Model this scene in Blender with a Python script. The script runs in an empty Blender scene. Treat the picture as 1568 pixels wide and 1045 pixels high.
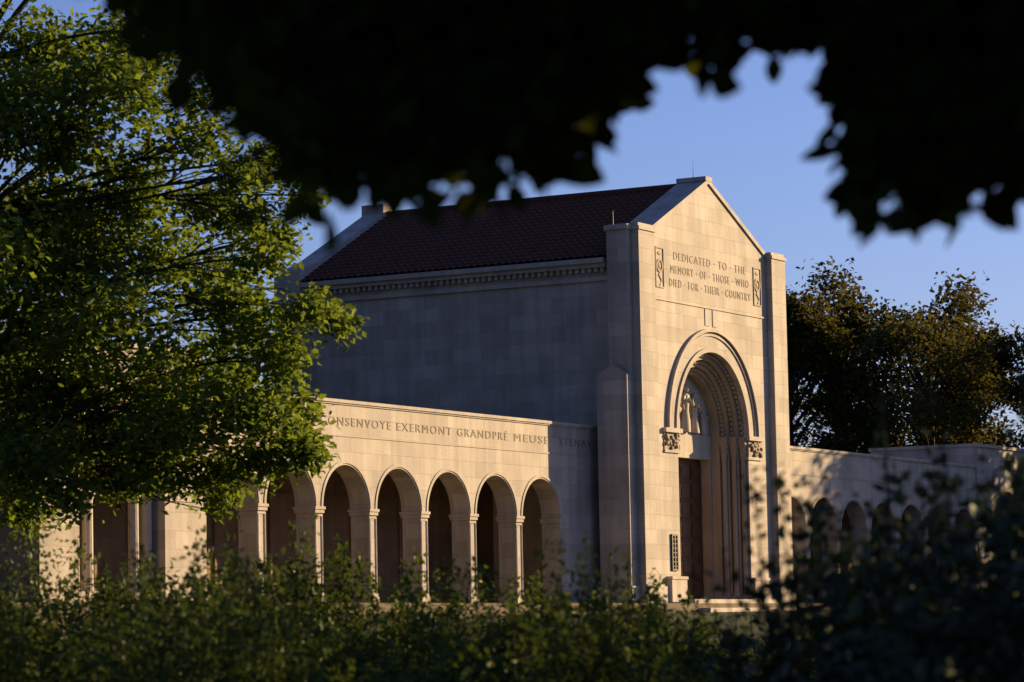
import bpy, math, numpy as np
from mathutils import Vector, Matrix
R=np.random.RandomState(7)
scene=bpy.context.scene
col=scene.collection
# ---------------------------------------------------------------- site axes
CAM=np.array([-80.869,-42.556,-0.939]); TH=0.5113
V=np.array([math.cos(TH),math.sin(TH),0.]); RT=np.array([math.sin(TH),-math.cos(TH),0.])
def site(fwd,u,z):
    """metres along / across the garden axis from the viewing spot -> world"""
    p=CAM+V*fwd+RT*u; return (p[0],p[1],z)
def ground_z(x,y):
    f=V[0]*(x-CAM[0])+V[1]*(y-CAM[1])
    t=np.clip((f-38)/42.,0,1); t=t*t*(3-2*t)
    return -2.55+2.2*t
AZ=math.radians(62); EL=math.radians(15)
SUN=np.array([math.sin(AZ)*math.cos(EL),-math.cos(AZ)*math.cos(EL),math.sin(EL)])
# ---------------------------------------------------------------- materials
def newmat(n):
    m=bpy.data.materials.new(n); m.use_nodes=True
    nt=m.node_tree; nt.nodes.clear()
    out=nt.nodes.new('ShaderNodeOutputMaterial')
    return m,nt,out
def N(nt,t,**k):
    n=nt.nodes.new(t)
    for a,b in k.items(): setattr(n,a,b)
    return n
def mixc(nt,fac,a,b,mode='MIX'):
    n=N(nt,'ShaderNodeMix',data_type='RGBA',blend_type=mode)
    for s,v in ((n.inputs[0],fac),(n.inputs[6],a),(n.inputs[7],b)):
        if isinstance(v,bpy.types.NodeSocket): nt.links.new(v,s)
        elif isinstance(v,(int,float)): s.default_value=v
        else: s.default_value=(*v,1)
    return n.outputs[2]
def stone(name,base,blocks=True,bw=0.95,bh=0.42,var=0.16):
    m,nt,out=newmat(name)
    geo=N(nt,'ShaderNodeNewGeometry')
    sp=N(nt,'ShaderNodeSeparateXYZ'); nt.links.new(geo.outputs['Position'],sp.inputs[0])
    sn=N(nt,'ShaderNodeSeparateXYZ'); nt.links.new(geo.outputs['True Normal'],sn.inputs[0])
    ab=N(nt,'ShaderNodeMath',operation='ABSOLUTE'); nt.links.new(sn.outputs[0],ab.inputs[0])
    gt=N(nt,'ShaderNodeMath',operation='GREATER_THAN'); nt.links.new(ab.outputs[0],gt.inputs[0]); gt.inputs[1].default_value=.7
    mx=N(nt,'ShaderNodeMix',data_type='FLOAT'); nt.links.new(gt.outputs[0],mx.inputs[0]); nt.links.new(sp.outputs[0],mx.inputs[2]); nt.links.new(sp.outputs[1],mx.inputs[3])
    cb=N(nt,'ShaderNodeCombineXYZ'); nt.links.new(mx.outputs[0],cb.inputs[0]); nt.links.new(sp.outputs[2],cb.inputs[1])
    br=N(nt,'ShaderNodeTexBrick'); nt.links.new(cb.outputs[0],br.inputs['Vector'])
    br.inputs['Scale'].default_value=1; br.inputs['Brick Width'].default_value=bw; br.inputs['Row Height'].default_value=bh
    br.inputs['Mortar Size'].default_value=.006; br.inputs['Mortar Smooth'].default_value=.3
    b=np.array(base)
    br.inputs['Color1'].default_value=(*(b*(1-var)),1); br.inputs['Color2'].default_value=(*(b*(1+var*.6)),1); br.inputs['Mortar'].default_value=(*(b*.72),1)
    no=N(nt,'ShaderNodeTexNoise'); no.inputs['Scale'].default_value=.9; no.inputs['Detail'].default_value=5
    nt.links.new(geo.outputs['Position'],no.inputs['Vector'])
    r1=N(nt,'ShaderNodeMapRange'); r1.inputs[1].default_value=.3;r1.inputs[2].default_value=.7;r1.inputs[3].default_value=.80;r1.inputs[4].default_value=1.08
    nt.links.new(no.outputs[0],r1.inputs[0])
    mp=N(nt,'ShaderNodeMapping'); mp.inputs['Scale'].default_value=(3.5,3.5,.25); nt.links.new(geo.outputs['Position'],mp.inputs[0])
    n2=N(nt,'ShaderNodeTexNoise'); n2.inputs['Scale'].default_value=1; n2.inputs['Detail'].default_value=4; nt.links.new(mp.outputs[0],n2.inputs['Vector'])
    r2=N(nt,'ShaderNodeMapRange'); r2.inputs[1].default_value=.35;r2.inputs[2].default_value=.65;r2.inputs[3].default_value=.84;r2.inputs[4].default_value=1.04
    nt.links.new(n2.outputs[0],r2.inputs[0])
    mu=N(nt,'ShaderNodeMath',operation='MULTIPLY'); nt.links.new(r1.outputs[0],mu.inputs[0]); nt.links.new(r2.outputs[0],mu.inputs[1])
    vm=N(nt,'ShaderNodeVectorMath',operation='SCALE')
    if blocks: nt.links.new(br.outputs[0],vm.inputs[0])
    else: vm.inputs[0].default_value=tuple(b)
    nt.links.new(mu.outputs[0],vm.inputs['Scale'])
    bs=N(nt,'ShaderNodeBsdfPrincipled'); bs.inputs['Roughness'].default_value=.75; bs.inputs['Specular IOR Level'].default_value=.25
    nt.links.new(vm.outputs[0],bs.inputs['Base Color'])
    n3=N(nt,'ShaderNodeTexNoise'); n3.inputs['Scale'].default_value=14; n3.inputs['Detail'].default_value=4; nt.links.new(geo.outputs['Position'],n3.inputs['Vector'])
    ad=N(nt,'ShaderNodeMath',operation='MULTIPLY_ADD'); nt.links.new(br.outputs['Fac'],ad.inputs[0]); ad.inputs[1].default_value=-.6 if blocks else 0; nt.links.new(n3.outputs[0],ad.inputs[2])
    bp=N(nt,'ShaderNodeBump'); bp.inputs['Strength'].default_value=.5; bp.inputs['Distance'].default_value=.014; nt.links.new(ad.outputs[0],bp.inputs['Height'])
    nt.links.new(bp.outputs[0],bs.inputs['Normal']); nt.links.new(bs.outputs[0],out.inputs[0])
    return m
SB_=(.43,.385,.33)
M_stone=stone('limestone_ashlar',SB_)
M_trim=stone('limestone_trim',SB_,blocks=False)
M_portal=stone('portal_brown_stone',(.36,.29,.21),blocks=False)  # portal orders in a darker, browner tone than the wall stone
M_deck=stone('dark_roof_deck',(.08,.08,.08),blocks=False)  # deck kept dark so it bounces less sun onto the chapel
M_inner=stone('shaded_inner_stone',(.19,.12,.075))  # arcade interior shade put into a darker, browner stone colour
M_carv=stone('carved_limestone',(.34,.28,.21),blocks=False)
M_letter=stone('shaded_letter_stone',(.26,.21,.15),blocks=False)  # darker tone paints the shade of engraved cuts onto the letters
def simple(name,c,rough=.7,bump=0,scale=10,c2=None):
    m,nt,out=newmat(name)
    geo=N(nt,'ShaderNodeNewGeometry'); no=N(nt,'ShaderNodeTexNoise'); no.inputs['Scale'].default_value=scale; no.inputs['Detail'].default_value=5
    nt.links.new(geo.outputs['Position'],no.inputs['Vector'])
    cr=mixc(nt,no.outputs[0],c,c2 if c2 else tuple(x*.5 for x in c))
    bs=N(nt,'ShaderNodeBsdfPrincipled'); bs.inputs['Roughness'].default_value=rough; bs.inputs['Specular IOR Level'].default_value=.2; nt.links.new(cr,bs.inputs['Base Color'])
    if bump:
        bp=N(nt,'ShaderNodeBump'); bp.inputs['Strength'].default_value=bump; bp.inputs['Distance'].default_value=.03; nt.links.new(no.outputs[0],bp.inputs['Height']); nt.links.new(bp.outputs[0],bs.inputs['Normal'])
    nt.links.new(bs.outputs[0],out.inputs[0]); return m
M_tile=simple('clay_roof_tile',(.13,.052,.032),.9,.3,3,(.06,.027,.019))
M_wood=simple('oak_door',(.11,.045,.016),.5,.2,6,(.055,.023,.009))
M_iron=simple('dark_bronze',(.03,.022,.015),.5)
M_bark=simple('bark',(.035,.026,.018),.9,.6,9)
M_ground=simple('grass_ground',(.035,.05,.015),.95,.5,2.5,(.02,.03,.01))
M_pave=simple('gravel_paving',(.17,.14,.10),.9,.4,20,(.12,.10,.07))
def leafmat(name,c1,c2,tr,trc,gloss=0.0,objvar=0.0):
    m,nt,out=newmat(name)
    geo=N(nt,'ShaderNodeNewGeometry')
    tc=N(nt,'ShaderNodeTexCoord'); no=N(nt,'ShaderNodeTexNoise'); no.inputs['Scale'].default_value=.9; no.inputs['Detail'].default_value=0
    nt.links.new(tc.outputs['Object'],no.inputs['Vector'])
    ad=N(nt,'ShaderNodeMath',operation='MULTIPLY_ADD'); nt.links.new(geo.outputs['Random Per Island'],ad.inputs[0]); ad.inputs[1].default_value=.7
    sb=N(nt,'ShaderNodeMath',operation='SUBTRACT'); nt.links.new(no.outputs[0],sb.inputs[0]); sb.inputs[1].default_value=.35; nt.links.new(sb.outputs[0],ad.inputs[2]); ad.use_clamp=True
    c=mixc(nt,ad.outputs[0],c1,c2)
    if objvar:
        oi=N(nt,'ShaderNodeObjectInfo'); mr=N(nt,'ShaderNodeMapRange'); mr.inputs[3].default_value=1-objvar; mr.inputs[4].default_value=1+objvar; nt.links.new(oi.outputs['Random'],mr.inputs[0])
        sc=N(nt,'ShaderNodeVectorMath',operation='SCALE'); nt.links.new(c,sc.inputs[0]); nt.links.new(mr.outputs[0],sc.inputs['Scale']); c=sc.outputs[0]
    bs=N(nt,'ShaderNodeBsdfDiffuse'); nt.links.new(c,bs.inputs[0]); last=bs.outputs[0]
    if gloss:
        g=N(nt,'ShaderNodeBsdfGlossy'); g.inputs['Roughness'].default_value=.45; g.inputs[0].default_value=(.8,.9,.8,1)
        m2=N(nt,'ShaderNodeMixShader'); m2.inputs[0].default_value=gloss; nt.links.new(last,m2.inputs[1]); nt.links.new(g.outputs[0],m2.inputs[2]); last=m2.outputs[0]
    if tr:
        t=N(nt,'ShaderNodeBsdfTranslucent'); t.inputs[0].default_value=(*trc,1)
        mx=N(nt,'ShaderNodeMixShader'); mx.inputs[0].default_value=tr
        nt.links.new(last,mx.inputs[1]); nt.links.new(t.outputs[0],mx.inputs[2]); last=mx.outputs[0]
    nt.links.new(last,out.inputs[0])
    return m
M_leaf=leafmat('tree_leaf',(.045,.08,.012),(.10,.135,.022),.42,(.18,.25,.022),.02)
M_leafdark=leafmat('shaded_bough_leaf',(.010,.018,.005),(.020,.030,.008),.18,(.22,.27,.015))  # shade of the canopy put into the near-black leaf colour
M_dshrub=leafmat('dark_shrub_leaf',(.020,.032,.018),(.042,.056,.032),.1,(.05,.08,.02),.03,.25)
M_shrub=leafmat('shrub_leaf',(.022,.040,.010),(.060,.084,.018),.25,(.10,.14,.016),.02,.45)
M_far=leafmat('distant_leaf',(.018,.028,.010),(.07,.07,.022),.3,(.13,.11,.022),0,.3)
# ---------------------------------------------------------------- mesh helpers
def empty(name,loc=(0,0,0)):
    e=bpy.data.objects.new(name,None); e.location=loc; col.objects.link(e); return e
def mk(name,verts,faces,mat,parent=None,smooth=False):
    me=bpy.data.meshes.new(name); me.from_pydata([tuple(v) for v in verts],[],faces); me.materials.append(mat)
    if smooth: me.polygons.foreach_set('use_smooth',[True]*len(me.polygons))
    me.update()
    o=bpy.data.objects.new(name,me); col.objects.link(o)
    if parent: o.parent=parent
    return o
class Acc:
    def __init__(s): s.v=[];s.f=[]
    def add(s,v,f):
        b=len(s.v); s.v+= [tuple(p) for p in v]; s.f+=[tuple(i+b for i in q) for q in f]
    def box(s,x0,x1,y0,y1,z0,z1):
        x0,x1=min(x0,x1),max(x0,x1)
        s.add([(x0,y0,z0),(x1,y0,z0),(x1,y1,z0),(x0,y1,z0),(x0,y0,z1),(x1,y0,z1),(x1,y1,z1),(x0,y1,z1)],
              [(0,3,2,1),(4,5,6,7),(0,1,5,4),(1,2,6,5),(2,3,7,6),(3,0,4,7)])
    def prism(s,pts,y0,y1):
        n=len(pts)
        s.add([(x,y0,z) for x,z in pts]+[(x,y1,z) for x,z in pts],
              [tuple(range(n)),tuple(range(2*n-1,n-1,-1))]+[((i+1)%n,i,i+n,(i+1)%n+n) for i in range(n)])
    def spandrel(s,cx,z0,r,x0,x1,zt,y0,y1,n=28):
        ang=[math.pi-math.pi*i/n for i in range(n+1)]
        arc=[(cx+r*math.cos(a),z0+r*math.sin(a)) for a in ang]
        top=[(x0 if i==0 else x1 if i==n else p[0],zt) for i,p in enumerate(arc)]
        v=[];f=[]
        for (ax,az),(tx,tz) in zip(arc,top): v+=[(ax,y0,az),(tx,y0,tz),(ax,y1,az),(tx,y1,tz)]
        for i in range(n):
            a=4*i;b=a+4
            f+=[(a,b,b+1,a+1),(a+2,a+3,b+3,b+2),(a,a+2,b+2,b),(a+1,b+1,b+3,a+3)]
        s.add(v,f)
        if x0<cx-r-1e-6: s.add([(x0,y0,z0),(cx-r,y0,z0),(x0,y0,zt),(x0,y1,z0),(cx-r,y1,z0),(x0,y1,zt)],[(0,1,2),(3,5,4),(0,3,4,1),(0,2,5,3)])
        if x1>cx+r+1e-6: s.add([(x1,y0,z0),(cx+r,y0,z0),(x1,y0,zt),(x1,y1,z0),(cx+r,y1,z0),(x1,y1,zt)],[(0,2,1),(3,4,5),(0,1,4,3),(0,3,5,2)])
    def ring(s,cx,z0,r0,r1,y0,y1,n=32,a0=0,a1=math.pi):
        v=[];f=[]
        for i in range(n+1):
            a=a0+(a1-a0)*i/n
            for r in (r0,r1):
                for y in (y0,y1): v.append((cx+r*math.cos(a),y,z0+r*math.sin(a)))
        for i in range(n):
            a=4*i;b=a+4
            f+=[(a,b,b+2,a+2),(a+1,a+3,b+3,b+1),(a,a+1,b+1,b),(a+2,b+2,b+3,a+3)]
        f+=[(0,2,3,1),(4*n,4*n+1,4*n+3,4*n+2)]
        s.add(v,f)
    def cyl(s,x,y,z0,z1,r0,r1=None,n=14):
        r1=r0 if r1 is None else r1
        v=[(x+r0*math.cos(2*math.pi*i/n),y+r0*math.sin(2*math.pi*i/n),z0) for i in range(n)]+[(x+r1*math.cos(2*math.pi*i/n),y+r1*math.sin(2*math.pi*i/n),z1) for i in range(n)]
        s.add(v,[(i,(i+1)%n,(i+1)%n+n,i+n) for i in range(n)]+[tuple(range(n-1,-1,-1)),tuple(range(n,2*n))])
    def ball(s,c,r,sc=(1,1,1),n=10,m=7):
        v=[];f=[]
        for j in range(m+1):
            t=math.pi*j/m
            for i in range(n):
                p=2*math.pi*i/n; v.append((c[0]+r*sc[0]*math.sin(t)*math.cos(p),c[1]+r*sc[1]*math.sin(t)*math.sin(p),c[2]+r*sc[2]*math.cos(t)))
        for j in range(m):
            for i in range(n): f.append((j*n+i,(j+1)*n+i,(j+1)*n+(i+1)%n,j*n+(i+1)%n))
        s.add(v,f)
    def tube(s,pts,rad,n=6):
        pts=[np.array(p,float) for p in pts]; v=[];f=[]
        for k,p in enumerate(pts):
            d=pts[min(k+1,len(pts)-1)]-pts[max(k-1,0)]; d/=np.linalg.norm(d)+1e-9
            a=np.cross(d,[.3,.1,1.]) ; a/=np.linalg.norm(a)+1e-9; b=np.cross(d,a)
            for i in range(n):
                t=2*math.pi*i/n; v.append(tuple(p+rad[k]*(a*math.cos(t)+b*math.sin(t))))
        for k in range(len(pts)-1):
            for i in range(n): f.append((k*n+i,k*n+(i+1)%n,(k+1)*n+(i+1)%n,(k+1)*n+i))
        s.add(v,f)
    def obj(s,name,mat,parent=None,smooth=False):
        return mk(name,s.v,s.f,mat,parent,smooth)
def text(name,body,x,y,z,h,width,parent,mat=None,depth=.009):
    cu=bpy.data.curves.new(name,'FONT'); cu.body=body; cu.size=h/.7; cu.extrude=depth; cu.align_x='CENTER'; cu.space_character=1.25
    cu.resolution_u=3
    cu.materials.append(mat or M_letter)
    o=bpy.data.objects.new(name,cu); col.objects.link(o); o.rotation_euler=(math.pi/2,0,0); o.location=(x,y,z)
    bpy.context.view_layer.update()
    w=o.dimensions.x
    if w>0: o.scale.x=width/w
    o.parent=parent
# ================================================================ CHAPEL
chapel=empty('memorial_chapel',(4.73,4,0)); 
def finish_parent(e):
    bpy.context.view_layer.update()
    inv=e.matrix_world.inverted()
    for c in e.children:
        c.matrix_parent_inverse=inv
XC=4.73; XL=-.25; XR=9.71; PW=.99
SF=-1.30; SB=-.45
zs=5.05
a=Acc()
a.box(XL+PW-.3,2.35,SF,SB,0,zs); a.box(7.11,XR-PW+.3,SF,SB,0,zs)
a.spandrel(XC,zs,2.38,XL+PW-.3,XR-PW+.3,7.9,SF,SB,40)
a.prism([(XL+PW-.3,7.9),(XR-PW+.3,7.9),(XR-PW+.3,10.45),(XC,12.48),(XL+PW-.3,10.45)],SF,SB)
a.box(-.1,2.35,SB,9.9,0,9.6); a.box(7.11,9.56,SB,9.9,0,9.6); a.box(2.35,7.11,SB,9.9,7.9,9.6); a.box(2.35,7.11,0.05,9.9,0,7.9)
for x0 in (XL,XR-PW): a.box(x0,x0+PW,-1.5,-.5,0,10.6)
for s in (1,-1):
    fx=lambda x:(x if s==1 else 2*XC-x)
    a.box(fx(-.5),fx(XL),-1.25,-.6,0,10.6)
    a.box(fx(-.72),fx(-.5),-1.27,-.3,0,6.45); a.box(fx(-.5),fx(-.1),-.6,-.3,0,6.45)
    x0,x1=sorted((fx(-.72),fx(-.1)))
    a.add([(x0,-1.27,6.45),(x1,-1.27,6.45),(x1,-.3,6.45),(x0,-.3,6.45),(x0,-.78,6.75),(x1,-.78,6.75)],[(0,1,5,4),(3,4,5,2),(0,4,3),(1,2,5)])
a.obj('walls',M_stone,chapel)
b=Acc()
b.prism([(-.3,9.0),(9.76,9.0),(9.76,10.3),(8.9,10.55),(XC,12.6),(.56,10.55),(-.3,10.3)],9.9,10.6)
b.box(-.45,.55,9.85,10.75,0,10.2); b.box(8.9,9.9,9.85,10.75,0,10.2)
b.box(XC-.28,XC+.28,9.86,10.66,12.3,12.78)
b.obj('rear_gable',M_stone,chapel)
t=Acc()
def rake(x0,z0,x1,z1,y0,y1,th):
    k=th*math.hypot(x1-x0,z1-z0)/abs(x1-x0)
    p=[(x0,z0),(x1,z1),(x1,z1+k),(x0,z0+k)]
    if x1<x0: p=[(x1,z1),(x0,z0),(x0,z0+k),(x1,z1+k)]
    t.prism(p,y0,y1)
rake(XL+PW-.3,10.45,XC,12.48,SF-.05,SB+.06,.13); rake(XR-PW+.3,10.45,XC,12.48,SF-.05,SB+.06,.13)
t.box(XC-.22,XC+.22,SF-.06,SB+.07,12.55,12.68)
for s in (1,-1):
    fx=lambda x:(x if s==1 else 2*XC-x)
    x0,x1=sorted((fx(XL-.04),fx(XL+PW+.04)))
    t.box(x0,x1,-1.54,-.46,10.6,10.70); t.box(x0+.06,x1-.06,-1.48,-.52,10.70,10.80)
    x0,x1=sorted((fx(-.56),fx(XL-.04)))
    t.box(x0,x1,-1.29,-.55,10.6,10.74)
    x0,x1=sorted((fx(XL-.05),fx(XL+PW+.05))); t.box(x0,x1,-1.56,-.5,0,.55)
    x0,x1=sorted((fx(XL+PW+.05),fx(2.36))); t.box(x0,x1,SF-.08,SF+.1,0,.5)
    x0,x1=sorted((fx(-.78),fx(XL-.05))); t.box(x0,x1,-1.33,-.28,0,.5)
    x0,x1=sorted((fx(1.45),fx(2.42))); t.box(x0,x1,SF-.16,SF+.1,0,.78); t.box(x0-.03,x1+.03,SF-.19,SF+.1,.70,.785)
    t.box(x0-.06,x1+.04,SF-.12,SF+.1,4.92,5.05); t.box(x0-.02,x1,SF-.05,SF+.1,4.34,4.42)
t.ring(XC,zs,2.98,3.08,SF-.10,SF+.02,48); t.ring(XC,zs,2.38,2.52,SF-.05,SF+.02,48); t.ring(XC,zs,2.86,2.93,SF-.04,SF+.02,48)
t.box(XL+PW,XR-PW,SF-.03,SF+.02,8.72,8.78)
for s in (1,-1):
    fx=lambda x:(x if s==1 else 2*XC-x)
    t.box(fx(-.18),fx(-.05),-.44,9.88,9.22,9.34)
    t.box(fx(-.30),fx(-.05),-.43,9.87,9.6,9.72); t.box(fx(-.40),fx(-.05),-.42,9.86,9.72,9.86)
    for i in range(50):
        y=-.35+i*.205; t.box(fx(-.24),fx(-.09),y,y+.10,9.47,9.6)
t.obj('trim_and_copings',M_trim,chapel)
p=Acc(); c=Acc(); ly=Acc()
orders=[(2.38,2.18,-1.06),(2.18,1.98,-.84),(1.98,1.78,-.62)]
for ro,ri,yf in orders:
    p.ring(XC,zs,ri,ro,yf,.02,44)
    for s in (1,-1): p.box(XC+s*ri,XC+s*ro,yf,.02,0,zs)
    rm=ro-.06
    for k in range(44):
        an=math.pi*(k+.5)/44; c.ball((XC+rm*math.cos(an),yf-.05,zs+rm*math.sin(an)),.07,n=6,m=4)
    for s in (1,-1):
        xx=XC+s*(ro-.09); yy=yf-.10
        p.cyl(xx,yy,.45,4.32,.075); p.cyl(xx,yy,.25,.45,.11,.08); p.box(xx-.11,xx+.11,yy-.11,yy+.11,0,.25)
        c.cyl(xx,yy,4.32,4.80,.08,.13,10); c.box(xx-.13,xx+.13,yy-.13,yy+.12,4.80,5.04)
        for k in range(5): c.ball((xx+.11*math.cos(k*1.3),yy-.07-.04*math.sin(k*2),4.5+.06*k),.045,n=5,m=4)
ty=[(XC+1.78*math.cos(math.pi*i/30),zs+1.78*math.sin(math.pi*i/30)) for i in range(31)]
ly.prism(ty,-.32,.03)
ly.box(XC-1.78,XC+1.78,-.36,.03,4.35,zs); 
for s in (1,-1): p.box(XC+s*1.62,XC+s*1.78,-.36,.03,0,4.35)
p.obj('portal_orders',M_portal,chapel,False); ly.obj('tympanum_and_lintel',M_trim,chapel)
for s in (1,-1):
    x0,x1=sorted((XC+s*2.36,XC+s*3.30))
    c.box(x0,x1,SF-.03,SF+.05,4.42,4.92)
    for k in range(26):
        c.ball((x0+.06+(x1-x0-.12)*R.rand(),SF-.05,4.47+.40*R.rand()),.06,n=6,m=4)
def figure(x,z,h,y,lean=0,arm=0):
    prof=[(0,.15),(.25,.14),(.45,.10),(.6,.12),(.78,.135),(.84,.05)]
    n=10;v=[];f=[]
    for k,(tt,rr) in enumerate(prof):
        for i in range(n):
            an=2*math.pi*i/n; fold=1+.12*math.cos(4*an)*(1-tt)
            v.append((x+lean*tt*h+rr*h*fold*math.cos(an),y+rr*h*.75*math.sin(an),z+tt*h))
    for k in range(len(prof)-1):
        for i in range(n): f.append((k*n+i,k*n+(i+1)%n,(k+1)*n+(i+1)%n,(k+1)*n+i))
    g.add(v,f); g.ball((x+lean*h,y-.04,z+.92*h),.075*h,(1,1,1.25),8,6)
    for s2 in (1,-1):
        g.tube([(x+lean*h*.8+s2*.11*h,y-.05,z+.76*h),(x+lean*h*.6+s2*(.17+.05*arm)*h,y-.12,z+.58*h),(x+lean*h*.5+s2*.05*h,y-.20,z+(.55+.15*arm)*h)],[.045*h,.04*h,.03*h],6)
g=Acc()
figure(XC,zs+.06,1.40,-.38,0,1); figure(XC-.66,zs+.06,1.15,-.38,.10,1); figure(XC+.66,zs+.06,1.15,-.38,-.10,1)
figure(XC-1.2,zs+.06,.72,-.38,.15,1); figure(XC+1.2,zs+.06,.72,-.38,-.15,1)
for s in (1,-1): g.prism([(XC+s*.1,zs+.85),(XC+s*.6,zs+1.25),(XC+s*.45,zs+.5)][::s],-.39,-.31)
g.obj('tympanum_relief_figures',M_trim,chapel,True)
for X in (1.42,8.04):
    for x0,x1,z0,z1 in ((X-.27,X+.27,9.08,9.12),(X-.27,X+.27,10.22,10.26),(X-.27,X-.23,9.12,10.22),(X+.23,X+.27,9.12,10.22)):
        c.box(x0,x1,SF-.025,SF+.02,z0,z1)
    c.ring(X,9.72,.14,.20,SF-.025,SF+.02,20,0,2*math.pi)
    c.ball((X,SF,9.72),.10,(1,.25,1)); c.tube([(X,SF,9.15),(X+.1,SF,9.3),(X-.08,SF,9.45),(X,SF,9.55)],[.026]*4)
    c.ball((X,SF,10.08),.08,(1.6,.3,.7))
c.obj('carved_ornament',M_carv,chapel)
for body,z,w in (("DEDICATED · TO · THE",9.98,4.9),("MEMORY · OF · THOSE · WHO",9.58,5.3),("DIED · FOR · THEIR · COUNTRY",9.18,5.5)):
    text('gable_inscription',body,XC+.05,SF-.005,z,.235,w,chapel,None,.005)
d=Acc(); d.box(4.33,4.62,SF-.02,SF+.03,8.2,8.7); d.box(4.84,5.13,SF-.02,SF+.03,8.2,8.7); d.obj('relief_tablets',M_trim,chapel)
d=Acc()
for s in (1,-1):
    x0,x1=sorted((XC+s*.02,XC+s*1.62))
    d.box(x0,x1,-.06,.02,.12,4.35)
    for i in range(7):
        for j in range(2):
            w=(x1-x0)/2; xa=x0+j*w+.09; z0=.28+i*.58
            d.box(xa,xa+w-.18,-.095,-.06,z0,z0+.42); d.box(xa+.09,xa+w-.27,-.115,-.095,z0+.09,z0+.33)
d.obj('double_door',M_wood,chapel)
d=Acc(); d.box(XC-1.77,XC+1.77,-.6,.04,0,.12); 
d.obj('threshold',M_trim,chapel)
d=Acc()
for X in (1.93,):
    for x0,x1,z0,z1 in ((X-.2,X+.2,.95,1.0),(X-.2,X+.2,1.95,2.0),(X-.2,X-.14,1.0,1.95),(X+.14,X+.2,1.0,1.95),(X-.03,X+.03,1.0,1.95)): d.box(x0,x1,SF-.05,SF+.01,z0,z1)
    for k in range(7): d.box(X-.14,X+.14,SF-.04,SF+.005,1.06+.13*k,1.09+.13*k)
    d.box(X-.14,X+.14,SF-.015,SF+.003,1.0,1.95)
d.cyl(-.45,-.8,10.74,11.15,.018,.01,6); d.cyl(XC-.1,-.9,12.68,13.2,.016,.006,6)
d.obj('bronze_grille_and_rods',M_iron,chapel)
def roof(side):
    rows=19; ribs=44; per=6
    ys=np.linspace(SB-.0,9.9,ribs*per+1); v=[];f=[]
    run=5.13; rise=12.40-9.84
    for r in range(rows):
        for k,tt in enumerate((r/rows,(r+1)/rows)):
            for y in ys:
                ph=(y-SB)/((9.9-SB)/ribs)
                rib=.05*abs(math.sin(math.pi*ph))
                x=run*(1-tt); z=9.84+rise*tt+rib+(.055 if k==0 else 0)
                v.append((XC+side*x,y,z))
    n=len(ys)
    for r in range(2*rows-1):
        for i in range(n-1):
            q=(r*n+i,r*n+i+1,(r+1)*n+i+1,(r+1)*n+i); f.append(q if side==-1 else q[::-1])
    mk('tile_roof_slope',v,f,M_tile,chapel)
roof(-1); roof(1)
d=Acc()
d.tube([(XC,y,12.46) for y in np.linspace(SB,9.9,30)],[.12]*30,8); d.obj('ridge_tiles',M_tile,chapel,True)
finish_parent(chapel)
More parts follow.
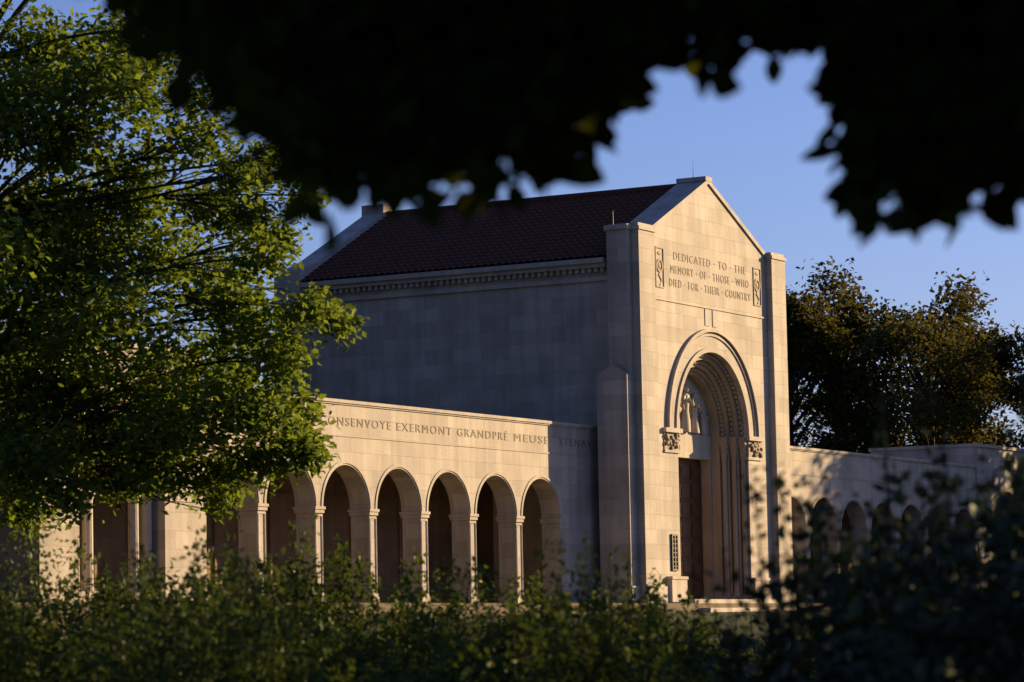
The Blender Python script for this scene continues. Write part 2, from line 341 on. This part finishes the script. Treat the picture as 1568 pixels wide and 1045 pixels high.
# ================================================================ COLONNADES
def colonnade(m):
    e=empty('arcaded_colonnade',((-12,2,0) if m==1 else (21.5,2,0)))
    F=(lambda x:x) if m==1 else (lambda x:2*XC-x)
    w=Acc(); t=Acc(); n_=Acc(); dk=Acc()
    def bx(acc,x0,x1,*r): acc.box(F(x0),F(x1),*r)
    TH_=.58; top=4.95; rr=1.06; z0=2.40
    cs=[-3.55-2.5*i for i in range(7)]
    for cx in cs:
        lo,hi=sorted((F(cx-1.25),F(cx+1.25)))
        w.spandrel(F(cx),z0,rr,lo,hi,3.8,0,TH_,26)
        t.ring(F(cx),z0,1.10,1.17,-.02,.01,26)
    bx(w,-2.3,-19.8,0,TH_,3.8,top)
    bx(w,-2.3,-.1,0,TH_,0,top)
    bx(w,-2.49,-2.3,0,TH_,0,z0)
    bx(w,-19.8,-19.61,0,TH_,0,z0)
    for i in range(6):
        px=-4.8-2.5*i
        bx(w,px-.165,px+.165,.03,TH_-.03,.30,2.16)
        bx(t,px-.20,px+.20,-.02,TH_+.02,0,.20); bx(t,px-.18,px+.18,.0,TH_,.20,.30)
        bx(t,px-.17,px+.17,.01,TH_-.01,2.16,2.21); bx(t,px-.20,px+.20,-.02,TH_+.02,2.24,2.33); bx(t,px-.225,px+.225,-.045,TH_+.045,2.33,2.40)
        bx(t,px-.16,px+.16,.025,TH_-.025,2.21,2.24)
        for q in (.045,TH_-.045): 
            t.cyl(F(px-.14),q,.30,2.16,.045,.045,8); t.cyl(F(px+.14),q,.30,2.16,.045,.045,8)
    for px in (-2.42,-19.68): bx(t,px-.12,px+.12,-.03,TH_+.03,2.26,2.40)
    bx(t,-.1,-19.85,-.07,.45,top+.04,top+.12); bx(t,-.1,-19.85,-.035,.45,top,top+.04)
    bx(t,-.1,-19.8,-.02,.01,4.16,4.2)
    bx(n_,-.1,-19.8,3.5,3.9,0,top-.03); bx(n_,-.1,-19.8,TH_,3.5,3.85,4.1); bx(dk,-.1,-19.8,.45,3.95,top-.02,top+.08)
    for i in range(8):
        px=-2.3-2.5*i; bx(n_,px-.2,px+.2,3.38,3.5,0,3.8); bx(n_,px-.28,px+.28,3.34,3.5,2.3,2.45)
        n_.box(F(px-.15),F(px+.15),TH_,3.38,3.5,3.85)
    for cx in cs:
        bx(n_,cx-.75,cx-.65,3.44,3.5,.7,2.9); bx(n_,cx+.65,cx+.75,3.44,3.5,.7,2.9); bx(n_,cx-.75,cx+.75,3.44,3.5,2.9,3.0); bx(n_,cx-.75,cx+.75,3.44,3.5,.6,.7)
    P0,P1=-19.8,-25.9; pt=5.75; oc=-22.9; orr=1.6; f0=-.04
    bx(w,P0,-21.3,f0,.7,0,2.6); bx(w,-24.5,P1,f0,.7,0,2.6)
    lo,hi=sorted((F(P0),F(P1))); w.spandrel(F(oc),2.6,orr,lo,hi,4.5,f0,.7,30); w.box(lo,hi,f0,.7,4.5,pt)
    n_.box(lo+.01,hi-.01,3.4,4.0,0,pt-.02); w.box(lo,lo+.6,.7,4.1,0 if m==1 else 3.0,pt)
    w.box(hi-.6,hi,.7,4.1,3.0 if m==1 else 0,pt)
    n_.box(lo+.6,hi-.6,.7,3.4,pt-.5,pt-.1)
    t.box(lo-.06,hi+.06,f0-.08,4.15,pt,pt+.12)
    for xx in (-21.55,-22.05,-23.75,-24.25):
        t.cyl(F(xx),.30,.3,2.3,.13,.12,12); t.box(F(xx)-.18,F(xx)+.18,.12,.48,0,.3); t.cyl(F(xx),.30,2.3,2.48,.12,.19,12); t.box(F(xx)-.2,F(xx)+.2,.1,.5,2.48,2.6)
    bx(t,-19.95,-21.25,f0-.03,f0+.02,2.35,2.45)
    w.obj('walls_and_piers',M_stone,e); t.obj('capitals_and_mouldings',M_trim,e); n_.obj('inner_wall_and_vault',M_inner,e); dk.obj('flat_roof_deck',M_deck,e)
    words=[("STENAY",-1.5,1.9),("MEUSE",-4.05,1.95),("GRANDPRÉ",-6.72,2.7),("EXERMONT",-9.75,2.75),("CONSENVOYE",-13.05,3.3),("ÉTAMPES",-16.1,2.2),("CIERGES",-18.6,2.1)] if m==1 else []
    for wd,x,wid in words: text('frieze_inscription',wd,F(x),-.005,4.43,.21,wid,e,None,.005)
    finish_parent(e)
colonnade(1); colonnade(-1)
te=empty('stone_terrace',(4.73,0,0)); d=Acc()
d.box(-30,39.5,-2.4,16,-.9,-.004); d.obj('paving',M_pave,te)
d=Acc()
for k in range(3): d.box(1.2-.35*k,8.3+.35*k,-2.4-.38*(k+1),-2.4-.38*k+.0,-.9,-.01-.13*(k+1))
d.box(1.6,7.9,-2.1,-1.58,-.02,.12)
d.obj('entrance_steps',M_trim,te); finish_parent(te)
# ---------------------------------------------------------------- ground
xs=np.concatenate([np.linspace(-2500,-160,14),np.linspace(-150,150,101),np.linspace(160,2500,14)])
gx,gy=np.meshgrid(xs,xs); gz=ground_z(gx,gy)+.04*np.sin(gx*.7)*np.cos(gy*.6)
n=len(xs); vv=np.stack([gx,gy,gz],-1).reshape(-1,3)
ff=[(j*n+i,j*n+i+1,(j+1)*n+i+1,(j+1)*n+i) for j in range(n-1) for i in range(n-1)]
mk('ground',vv,ff,M_ground,None,True)
# ---------------------------------------------------------------- foliage
T_SIMPLE=(np.array([(0,0,0),(.45,.30,.06),(1,0,-.04),(.45,-.30,.06)]),[(0,1,2),(0,2,3)])
ou=[(.0,0),(.18,.16),(.38,.30),(.60,.31),(.82,.18),(1.0,0)]
vt=[(x,y,.10*abs(y)*2-.12*x*x) for x,y in ou]+[(x,-y,.10*abs(y)*2-.12*x*x) for x,y in ou[1:-1]]
T_FINE=(np.array(vt),[(0,1,2),(0,2,3),(0,3,4),(0,4,5),(0,7,6),(0,8,7),(0,9,8),(0,5,9)])
def leaves(name,C,S,tmpl,mat,droop=.3,up=.7):
    C=np.asarray(C,float); n=len(C); tv,tf=tmpl; k=len(tv)
    d=R.randn(n,3); d[:,2]=d[:,2]*.6-droop; d/=np.linalg.norm(d,axis=1)[:,None]
    nn=R.randn(n,3); nn[:,2]+=up*2; b=np.cross(nn,d); b/=np.linalg.norm(b,axis=1)[:,None]+1e-9; c2=np.cross(d,b)
    S=np.asarray(S)*np.ones(n)
    P=C[:,None,:]+S[:,None,None]*(tv[None,:,0,None]*d[:,None,:]+tv[None,:,1,None]*b[:,None,:]+tv[None,:,2,None]*c2[:,None,:])
    tf=np.array(tf); F=(tf[None]+(np.arange(n)*k)[:,None,None]).reshape(-1,3)
    me=bpy.data.meshes.new(name); me.vertices.add(n*k); me.vertices.foreach_set('co',P.ravel())
    me.loops.add(F.size); me.loops.foreach_set('vertex_index',F.ravel().astype(np.int32))
    me.polygons.add(len(F)); me.polygons.foreach_set('loop_start',np.arange(0,F.size,3,dtype=np.int32))
    me.update(calc_edges=True); me.validate(); me.materials.append(mat)
    return me
def addobj(name,me,parent=None,loc=None):
    o=bpy.data.objects.new(name,me); col.objects.link(o)
    if parent: o.parent=parent
    if loc is not None: o.location=loc
    return o
def clump_points(cen,rad,n,tw=.13,per=8):
    k=max(1,int(n/per)); q=R.randn(k,3); q/=np.linalg.norm(q,axis=1)[:,None]
    q*=(R.rand(k,1)**.45)*rad; q[:,2]*=.72
    pts=np.repeat(cen+q,per,0)+R.randn(k*per,3)*tw
    return pts
def limb(acc,a,b,r0,r1,sag=.12,n=7):
    a=np.array(a,float);b=np.array(b,float); L=np.linalg.norm(b-a); w=R.randn(3)*L*.06
    pts=[];rd=[]
    for i in range(n):
        s=i/(n-1); p=a+(b-a)*s; p=p+w*math.sin(math.pi*s)+np.array([0,0,sag*L*math.sin(math.pi*s)]); pts.append(p); rd.append(r0+(r1-r0)*s)
    acc.tube(pts,rd,6); return pts
TD=45.
bough=[(-6.7,7.6,.9),(-5.8,7.8,.8),(-4.75,7.6,.8),(-4.15,6.9,.6),(-6.6,6.3,.95),(-5.3,6.6,.9),(-4.4,6.1,.5),(-3.35,5.75,.42),(-2.95,5.85,.25),(-3.7,5.5,.3),
(-6.2,5.1,1.0),(-5.0,4.6,.75),(-4.0,5.2,.4),(-3.6,5.0,.28),(-4.25,4.2,.75),(-3.4,4.35,.42),(-6.6,3.8,1.0),(-5.5,3.4,1.0),(-4.45,3.1,.85),(-3.5,3.35,.6),(-2.75,3.6,.32),(-2.42,3.6,.2),
(-3.15,2.9,.42),(-6.6,2.35,.95),(-5.5,2.15,.9),(-4.4,2.15,.75),(-3.5,2.2,.6),(-2.95,1.85,.35),(-3.05,2.4,.32),(-6.7,1.5,.65),(-6.1,1.15,.38),(-4.5,1.45,.36),(-3.5,1.6,.36),(-7.0,1.1,.45),(-5.0,1.6,.4),(-6.9,3.0,.8),
(-2.85,5.3,.2),(-3.2,4.75,.2),(-3.9,3.8,.4),(-5.9,4.3,.6),(-3.95,2.6,.5),(-5.0,2.7,.6),(-6.0,2.8,.7),(-5.8,1.5,.45),(-4.3,1.25,.3),(-3.95,1.5,.35),(-2.85,1.7,.22),
(-5.3,5.75,.6),(-4.5,5.45,.45),(-6.0,6.0,.6),(-5.2,5.2,.4),(-6.3,1.8,.5),(-4.9,2.0,.5),(-6.9,1.9,.6),(-5.3,1.45,.28),(-6.9,5.3,.6),(-6.9,4.6,.5)]
lt=empty('leafy_tree',site(TD+1,-9.3,-2.2)); wood=Acc(); pts=[];
base=np.array(site(TD+1,-9.3,-2.4)); 
trunk=[base,base+[.1,0,3],base+[.0,.2,6],base+[.3,.1,9],base+[.2,.3,13]]
wood.tube(trunk,[.42,.34,.28,.2,.06],10)
hubs=[np.array(site(TD+.3,-7.6,z)) for z in (1.6,3.2,5.2,7.4)]
for i,h in enumerate(hubs): limb(wood,base+[0,0,2.4+i*1.7],h,.12,.07,.04)
for (u,z,r) in bough:
    dep=TD+R.uniform(-1.8,1.8); cpt=np.array(site(dep,u,z))
    pts.append(clump_points(cpt,r*1.03,int(2000*r**2+200),.11))
    st=hubs[int(np.argmin([abs(h[2]-z+.7) for h in hubs]))]
    pm=limb(wood,st,cpt,.035,.010,.06,8)
    for k in range(5):
        q=cpt+R.randn(3)*r*.6; limb(wood,pm[5],q,.012,.005,.05,4)
for k in range(70):
    an=R.rand()*2*math.pi; rr_=R.uniform(1.5,6.0); cpt=base+np.array([0,0,R.uniform(4.,15.)])+V*math.cos(an)*rr_*.8+RT*math.sin(an)*rr_
    rel=cpt-CAM; uu=rel@RT; zz=cpt[2]
    if uu>-6.6 and zz<8.6: continue
    if math.hypot(rr_,(zz-6.5)*.8)>7.5: continue
    pts.append(clump_points(cpt,1.1,900)); limb(wood,base+[0,0,min(zz*.6,9)],cpt,.07,.02)
pts=np.concatenate(pts)
addobj('leaves',leaves('leaves',pts,R.uniform(.09,.16,len(pts)),T_SIMPLE,M_leaf),lt); wood.obj('trunk_and_limbs',M_bark,lt); finish_parent(lt)
# --- overhanging bough of the tree beside the viewing spot
bd=np.array([(-1.5,.55),(-.90,.50),(-.80,.38),(-.706,.27),(-.587,.15),(-.508,.064),(-.428,-.04),(-.375,-.09),(-.30,-.04),(-.256,-.02),(-.19,-.05),(-.11,-.045),(-.03,-.055),(.10,-.03),(.153,.07),(.233,.12),(.286,.135),(.352,.21),(.405,.165),(.457,.20),(.523,.22),(.59,.23),(.63,.04),(.669,-.07),(.695,-.15),(.748,-.13),(.80,-.10),(.867,-.135),(.946,-.09),(1.036,-.12),(1.6,-.1),(2.5,-.3)])
holes=[(.30,.24,.035,.05),(.36,.18,.03,.03),(.50,.235,.03,.035),(.60,.22,.03,.05),(.63,.13,.025,.05)]
ot=empty('overhanging_tree',site(4,4.5,-2.55)); wood=Acc(); C=[]
while len(C)<14500:
    u=R.uniform(-1.7,1.9); f=R.uniform(6.1,7.6); zb_=np.interp(u,bd[:,0],bd[:,1])
    dz=(R.rand()**1.2)*1.0; z=zb_+.02+dz
    if z>.72: continue
    if dz<.13 and R.rand()>.08+.6*(dz/.13)**1.6: continue
    if any(((u-h[0])/h[2])**2+((z-h[1])/h[3])**2<2.0 for h in holes): continue
    if .55<u<.70 and z<.28 and R.rand()<.95: continue
    uu=u*f/6.5; zz=-.94+(z+.94)*f/6.5
    C.append(site(f,uu,zz))
nc=len(C)
while len(C)<30000:
    q=R.randn(3); q/=np.linalg.norm(q); q*=R.uniform(.55,1.)
    f=4+6.5*q[0]; u=3.0+7*q[1]; z=3.2+4.6*q[2]
    if z<.2: continue
    if f>-1 and z< -.94+.235*max(f,0)+.55 and abs(u)<.2*max(f,0)+.9: continue
    C.append(site(f,u,z))
S=np.concatenate([R.uniform(.065,.11,nc),R.uniform(.13,.2,len(C)-nc)])
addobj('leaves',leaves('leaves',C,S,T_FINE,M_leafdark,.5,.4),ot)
tb=np.array(site(4,4.5,-2.6)); wood.tube([tb,tb+[0,0,2],tb+[.1,0,4],tb+[.2,.1,7]],[.3,.25,.18,.06],10)
for (f,u,z) in [(6.8,-1.4,.8),(6.6,-.4,.5),(7.0,.4,.55),(6.5,1.0,.4),(3,-3,4),(8,4,3),(0,4,4)]:
    limb(wood,tb+[0,0,4.0],site(f,u,z),.05,.01,.06,9)
wood.obj('trunk_and_limbs',M_bark,ot); finish_parent(ot)
# --- reusable small trees
def tree_parts(name,seed,h,rad,n,ls,mat,base_frac=.25,per=10):
    st=np.random.RandomState(seed); wood=Acc(); wood.tube([(0,0,0),(.1,0,h*.3),(0,.1,h*.6),(0,0,h*.95)],[h*.022,h*.018,h*.011,.02],8)
    P=[]; nb=34
    for i in range(nb):
        t=st.uniform(0,1); z=h*(base_frac+(1-base_frac)*t); r=rad*math.sin(math.pi*(.12+.80*t**.9))**.7*st.uniform(.45,1.0); an=st.rand()*6.283
        cpt=np.array([r*math.cos(an),r*math.sin(an),z-.03*h]); br=rad*st.uniform(.20,.36)
        P.append(clump_points(cpt,br,n//nb,ls*1.1,per)); limb(wood,(0,0,z*.75),cpt,h*.006,.02,.08,5)
    P=np.concatenate(P)
    return leaves(name+'_leaves',P,R.uniform(ls*.7,ls*1.2,len(P)),T_SIMPLE,mat), wood
def place(name,parts,loc,rz,sc):
    e=empty(name,loc); e.rotation_euler=(0,0,rz); e.scale=sc
    addobj('leaves',parts[0],e)
    if parts[1] is not None: addobj('trunk_and_limbs',parts[1],e)
def woodmesh(acc,name):
    me=bpy.data.meshes.new(name); me.from_pydata(acc.v,[],acc.f); me.materials.append(M_bark); return me
far=[]
for i,(h,rad) in enumerate([(19,4.2),(20,3.6),(18,5)]):
    lm,w=tree_parts('background_tree',20+i,h,rad,14000,.34,M_far); far.append((lm,woodmesh(w,'bt_wood')))
for i,(f,u,s,k) in enumerate([(168,14.5,.93,1),(172,17.6,1.0,0),(166,21.5,.92,2),(174,24.3,.98,0),(165,28.5,.80,2),(176,31,.9,1),(170,35,.95,0),(182,19,.8,2),(185,26,.85,1),(180,11,.9,0),(178,-12,.75,0),(176,-20,.75,2),(180,-27,.8,1),(180,-34,.8,0)]):
    x,y,_=site(f,u,0); place('background_tree',far[k],(x,y,-.6),i*1.7,(s,s,s))
lm,w=tree_parts('sun_screen_tree',50,10.5,4.6,12000,.30,M_leaf,.12); gt=(lm,woodmesh(w,'gt_wood'))
lm,w=tree_parts('shading_tree',61,22,5.5,9000,.6,M_far,.06); wt=(lm,woodmesh(w,'wt_wood'))
for i,(x,y) in enumerate([(-44,-4),(-40,2),(-38,8),(-36,15),(-37,21),(-34,28),(-28,34),(-20,40),(-52,0),(-50,12),(-48,26)]):  # rows added mostly out of view to block low sky from the side wall
    place('shading_tree',wt,(x,y,-1.5),i*1.9,(1.15,1.15,1.2))
for i,(x,y,s) in enumerate([(38,-8.5,.75),(45,-13.5,.85),(47,-7,.85)]):
    place('shading_tree',wt,(x,y,-1.0),i*2.3+1,(s,s,s))
for i,(f,u,s) in enumerate([(3.5,14.5,1),(11.5,14,1.0),(16.5,18.5,.95),(21.5,13.5,1),(28.5,16.5,1)]):  # added out of view to keep sun off the bough and shrubs
    x,y,_=site(f,u,0); place('sun_screen_tree',gt,(x,y,-2.6),i*2.1,(s,s,s))
# --- shrubs
def shrub(seed,rad,h,stems,per,ls,mat,lean=.25):
    st=np.random.RandomState(seed); P=[];w=Acc()
    for i in range(stems):
        an=st.rand()*6.283; r=rad*math.sqrt(st.rand()); hh=h*st.uniform(.66,1.0)*(1-.35*(r/rad)**2)
        if st.rand()<.12: hh*=1.14
        b0=np.array([r*math.cos(an)*.7,r*math.sin(an)*.7,0]); tp=np.array([r*math.cos(an)*1.05+st.randn()*.08,r*math.sin(an)*1.05+st.randn()*.08,hh])
        t=.25+.75*st.rand(per)**.7; q=b0+(tp-b0)*t[:,None]; sp=.10*(1-t*.8)+.010
        P.append(q+st.randn(per,3)*sp[:,None])
        if i%3==0: w.tube([b0,(b0+tp)/2,tp],[.012,.008,.003],4)
    P=np.concatenate(P); return leaves('shrub_leaves',P,R.uniform(ls*.7,ls*1.3,len(P)),T_SIMPLE,mat,-.25,.5),woodmesh(w,'shrub_wood')
sh=[shrub(1,1.0,2.05,150,110,.055,M_shrub),shrub(2,.9,2.1,200,85,.048,M_shrub),shrub(3,1.1,1.95,140,120,.06,M_shrub)]
k=0
rows=[(28,[-5.2,-4.0,-2.8,-1.6,-.5,.5,1.6,2.7,3.8,4.9],1.0),(22,[-4.0,-2.9,-1.9,-.8,.5,1.6,2.7,3.7],.86),(17.5,[-3.0,-2.0,-1.0,0,1.0,2.0,2.9],.77)]
for f,us,s in rows:
    for u in us:
        x,y,_=site(f+R.uniform(-.8,.8),u+R.uniform(-.2,.2),0); a_=u/f
        hs=float(np.interp(a_,[-.16,-.09,-.05,-.02,.035,.048,.07,.16],[1.30,1.28,1.17,1.15,1.12,.88,.85,.90]))*s*R.uniform(.93,1.07)
        place('shrub',sh[k%3],(x,y,float(ground_z(x,y))),k*1.3,(s*1.1,s*1.1,hs)); k+=1
x,y,_=site(18.5,.50,0); place('round_shrub',sh[1],(x,y,-2.55),.4,(.62,.62,1.04))
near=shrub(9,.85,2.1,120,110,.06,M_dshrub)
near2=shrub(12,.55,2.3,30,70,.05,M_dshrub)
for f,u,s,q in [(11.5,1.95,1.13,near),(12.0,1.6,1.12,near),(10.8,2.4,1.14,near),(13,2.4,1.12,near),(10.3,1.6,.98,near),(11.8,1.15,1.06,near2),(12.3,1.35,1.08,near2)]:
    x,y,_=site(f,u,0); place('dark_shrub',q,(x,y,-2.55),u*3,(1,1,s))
# ---------------------------------------------------------------- light
s=Vector(SUN)
L=bpy.data.lights.new('sun','SUN'); L.energy=11; L.angle=math.radians(.5); L.color=(1,.69,.34)
lo=bpy.data.objects.new('sun',L); col.objects.link(lo); lo.rotation_euler=s.to_track_quat('Z','Y').to_euler()
w=bpy.data.worlds.new('World'); scene.world=w; w.use_nodes=True; nt=w.node_tree
bg=nt.nodes['Background']; sk=nt.nodes.new('ShaderNodeTexSky'); sk.sky_type='NISHITA'; sk.sun_disc=False; sk.sun_elevation=EL
sk.sun_rotation=math.atan2(s.x,s.y); sk.air_density=1; sk.dust_density=.6; sk.ozone_density=4
tint=mixc(nt,1.0,sk.outputs[0],(1.16,1.05,1.42),'MULTIPLY')
nt.links.new(tint,bg.inputs[0]); bg.inputs[1].default_value=.098
# ---------------------------------------------------------------- camera
pi_=.0928; ro=.0193
v=Vector(V); r=Vector(RT); U0=Vector((0,0,1))
Fw=v*math.cos(pi_)+U0*math.sin(pi_); Up=-v*math.sin(pi_)+U0*math.cos(pi_)
cr,srr=math.cos(ro),math.sin(ro)
X=(r*cr-Up*srr); Y=(Up*cr+r*srr)
M=Matrix(((X.x,Y.x,-Fw.x,CAM[0]),(X.y,Y.y,-Fw.y,CAM[1]),(X.z,Y.z,-Fw.z,CAM[2]),(0,0,0,1)))
cd=bpy.data.cameras.new('camera'); co=bpy.data.objects.new('camera',cd); col.objects.link(co); co.matrix_world=M
cd.sensor_width=36; cd.lens=4918.3/1568*36; cd.clip_end=6000; cd.clip_start=.1
cd.dof.use_dof=True; cd.dof.focus_distance=92; cd.dof.aperture_fstop=4.0
scene.camera=co
scene.view_settings.view_transform='Standard'; scene.view_settings.look='None'; scene.view_settings.exposure=0
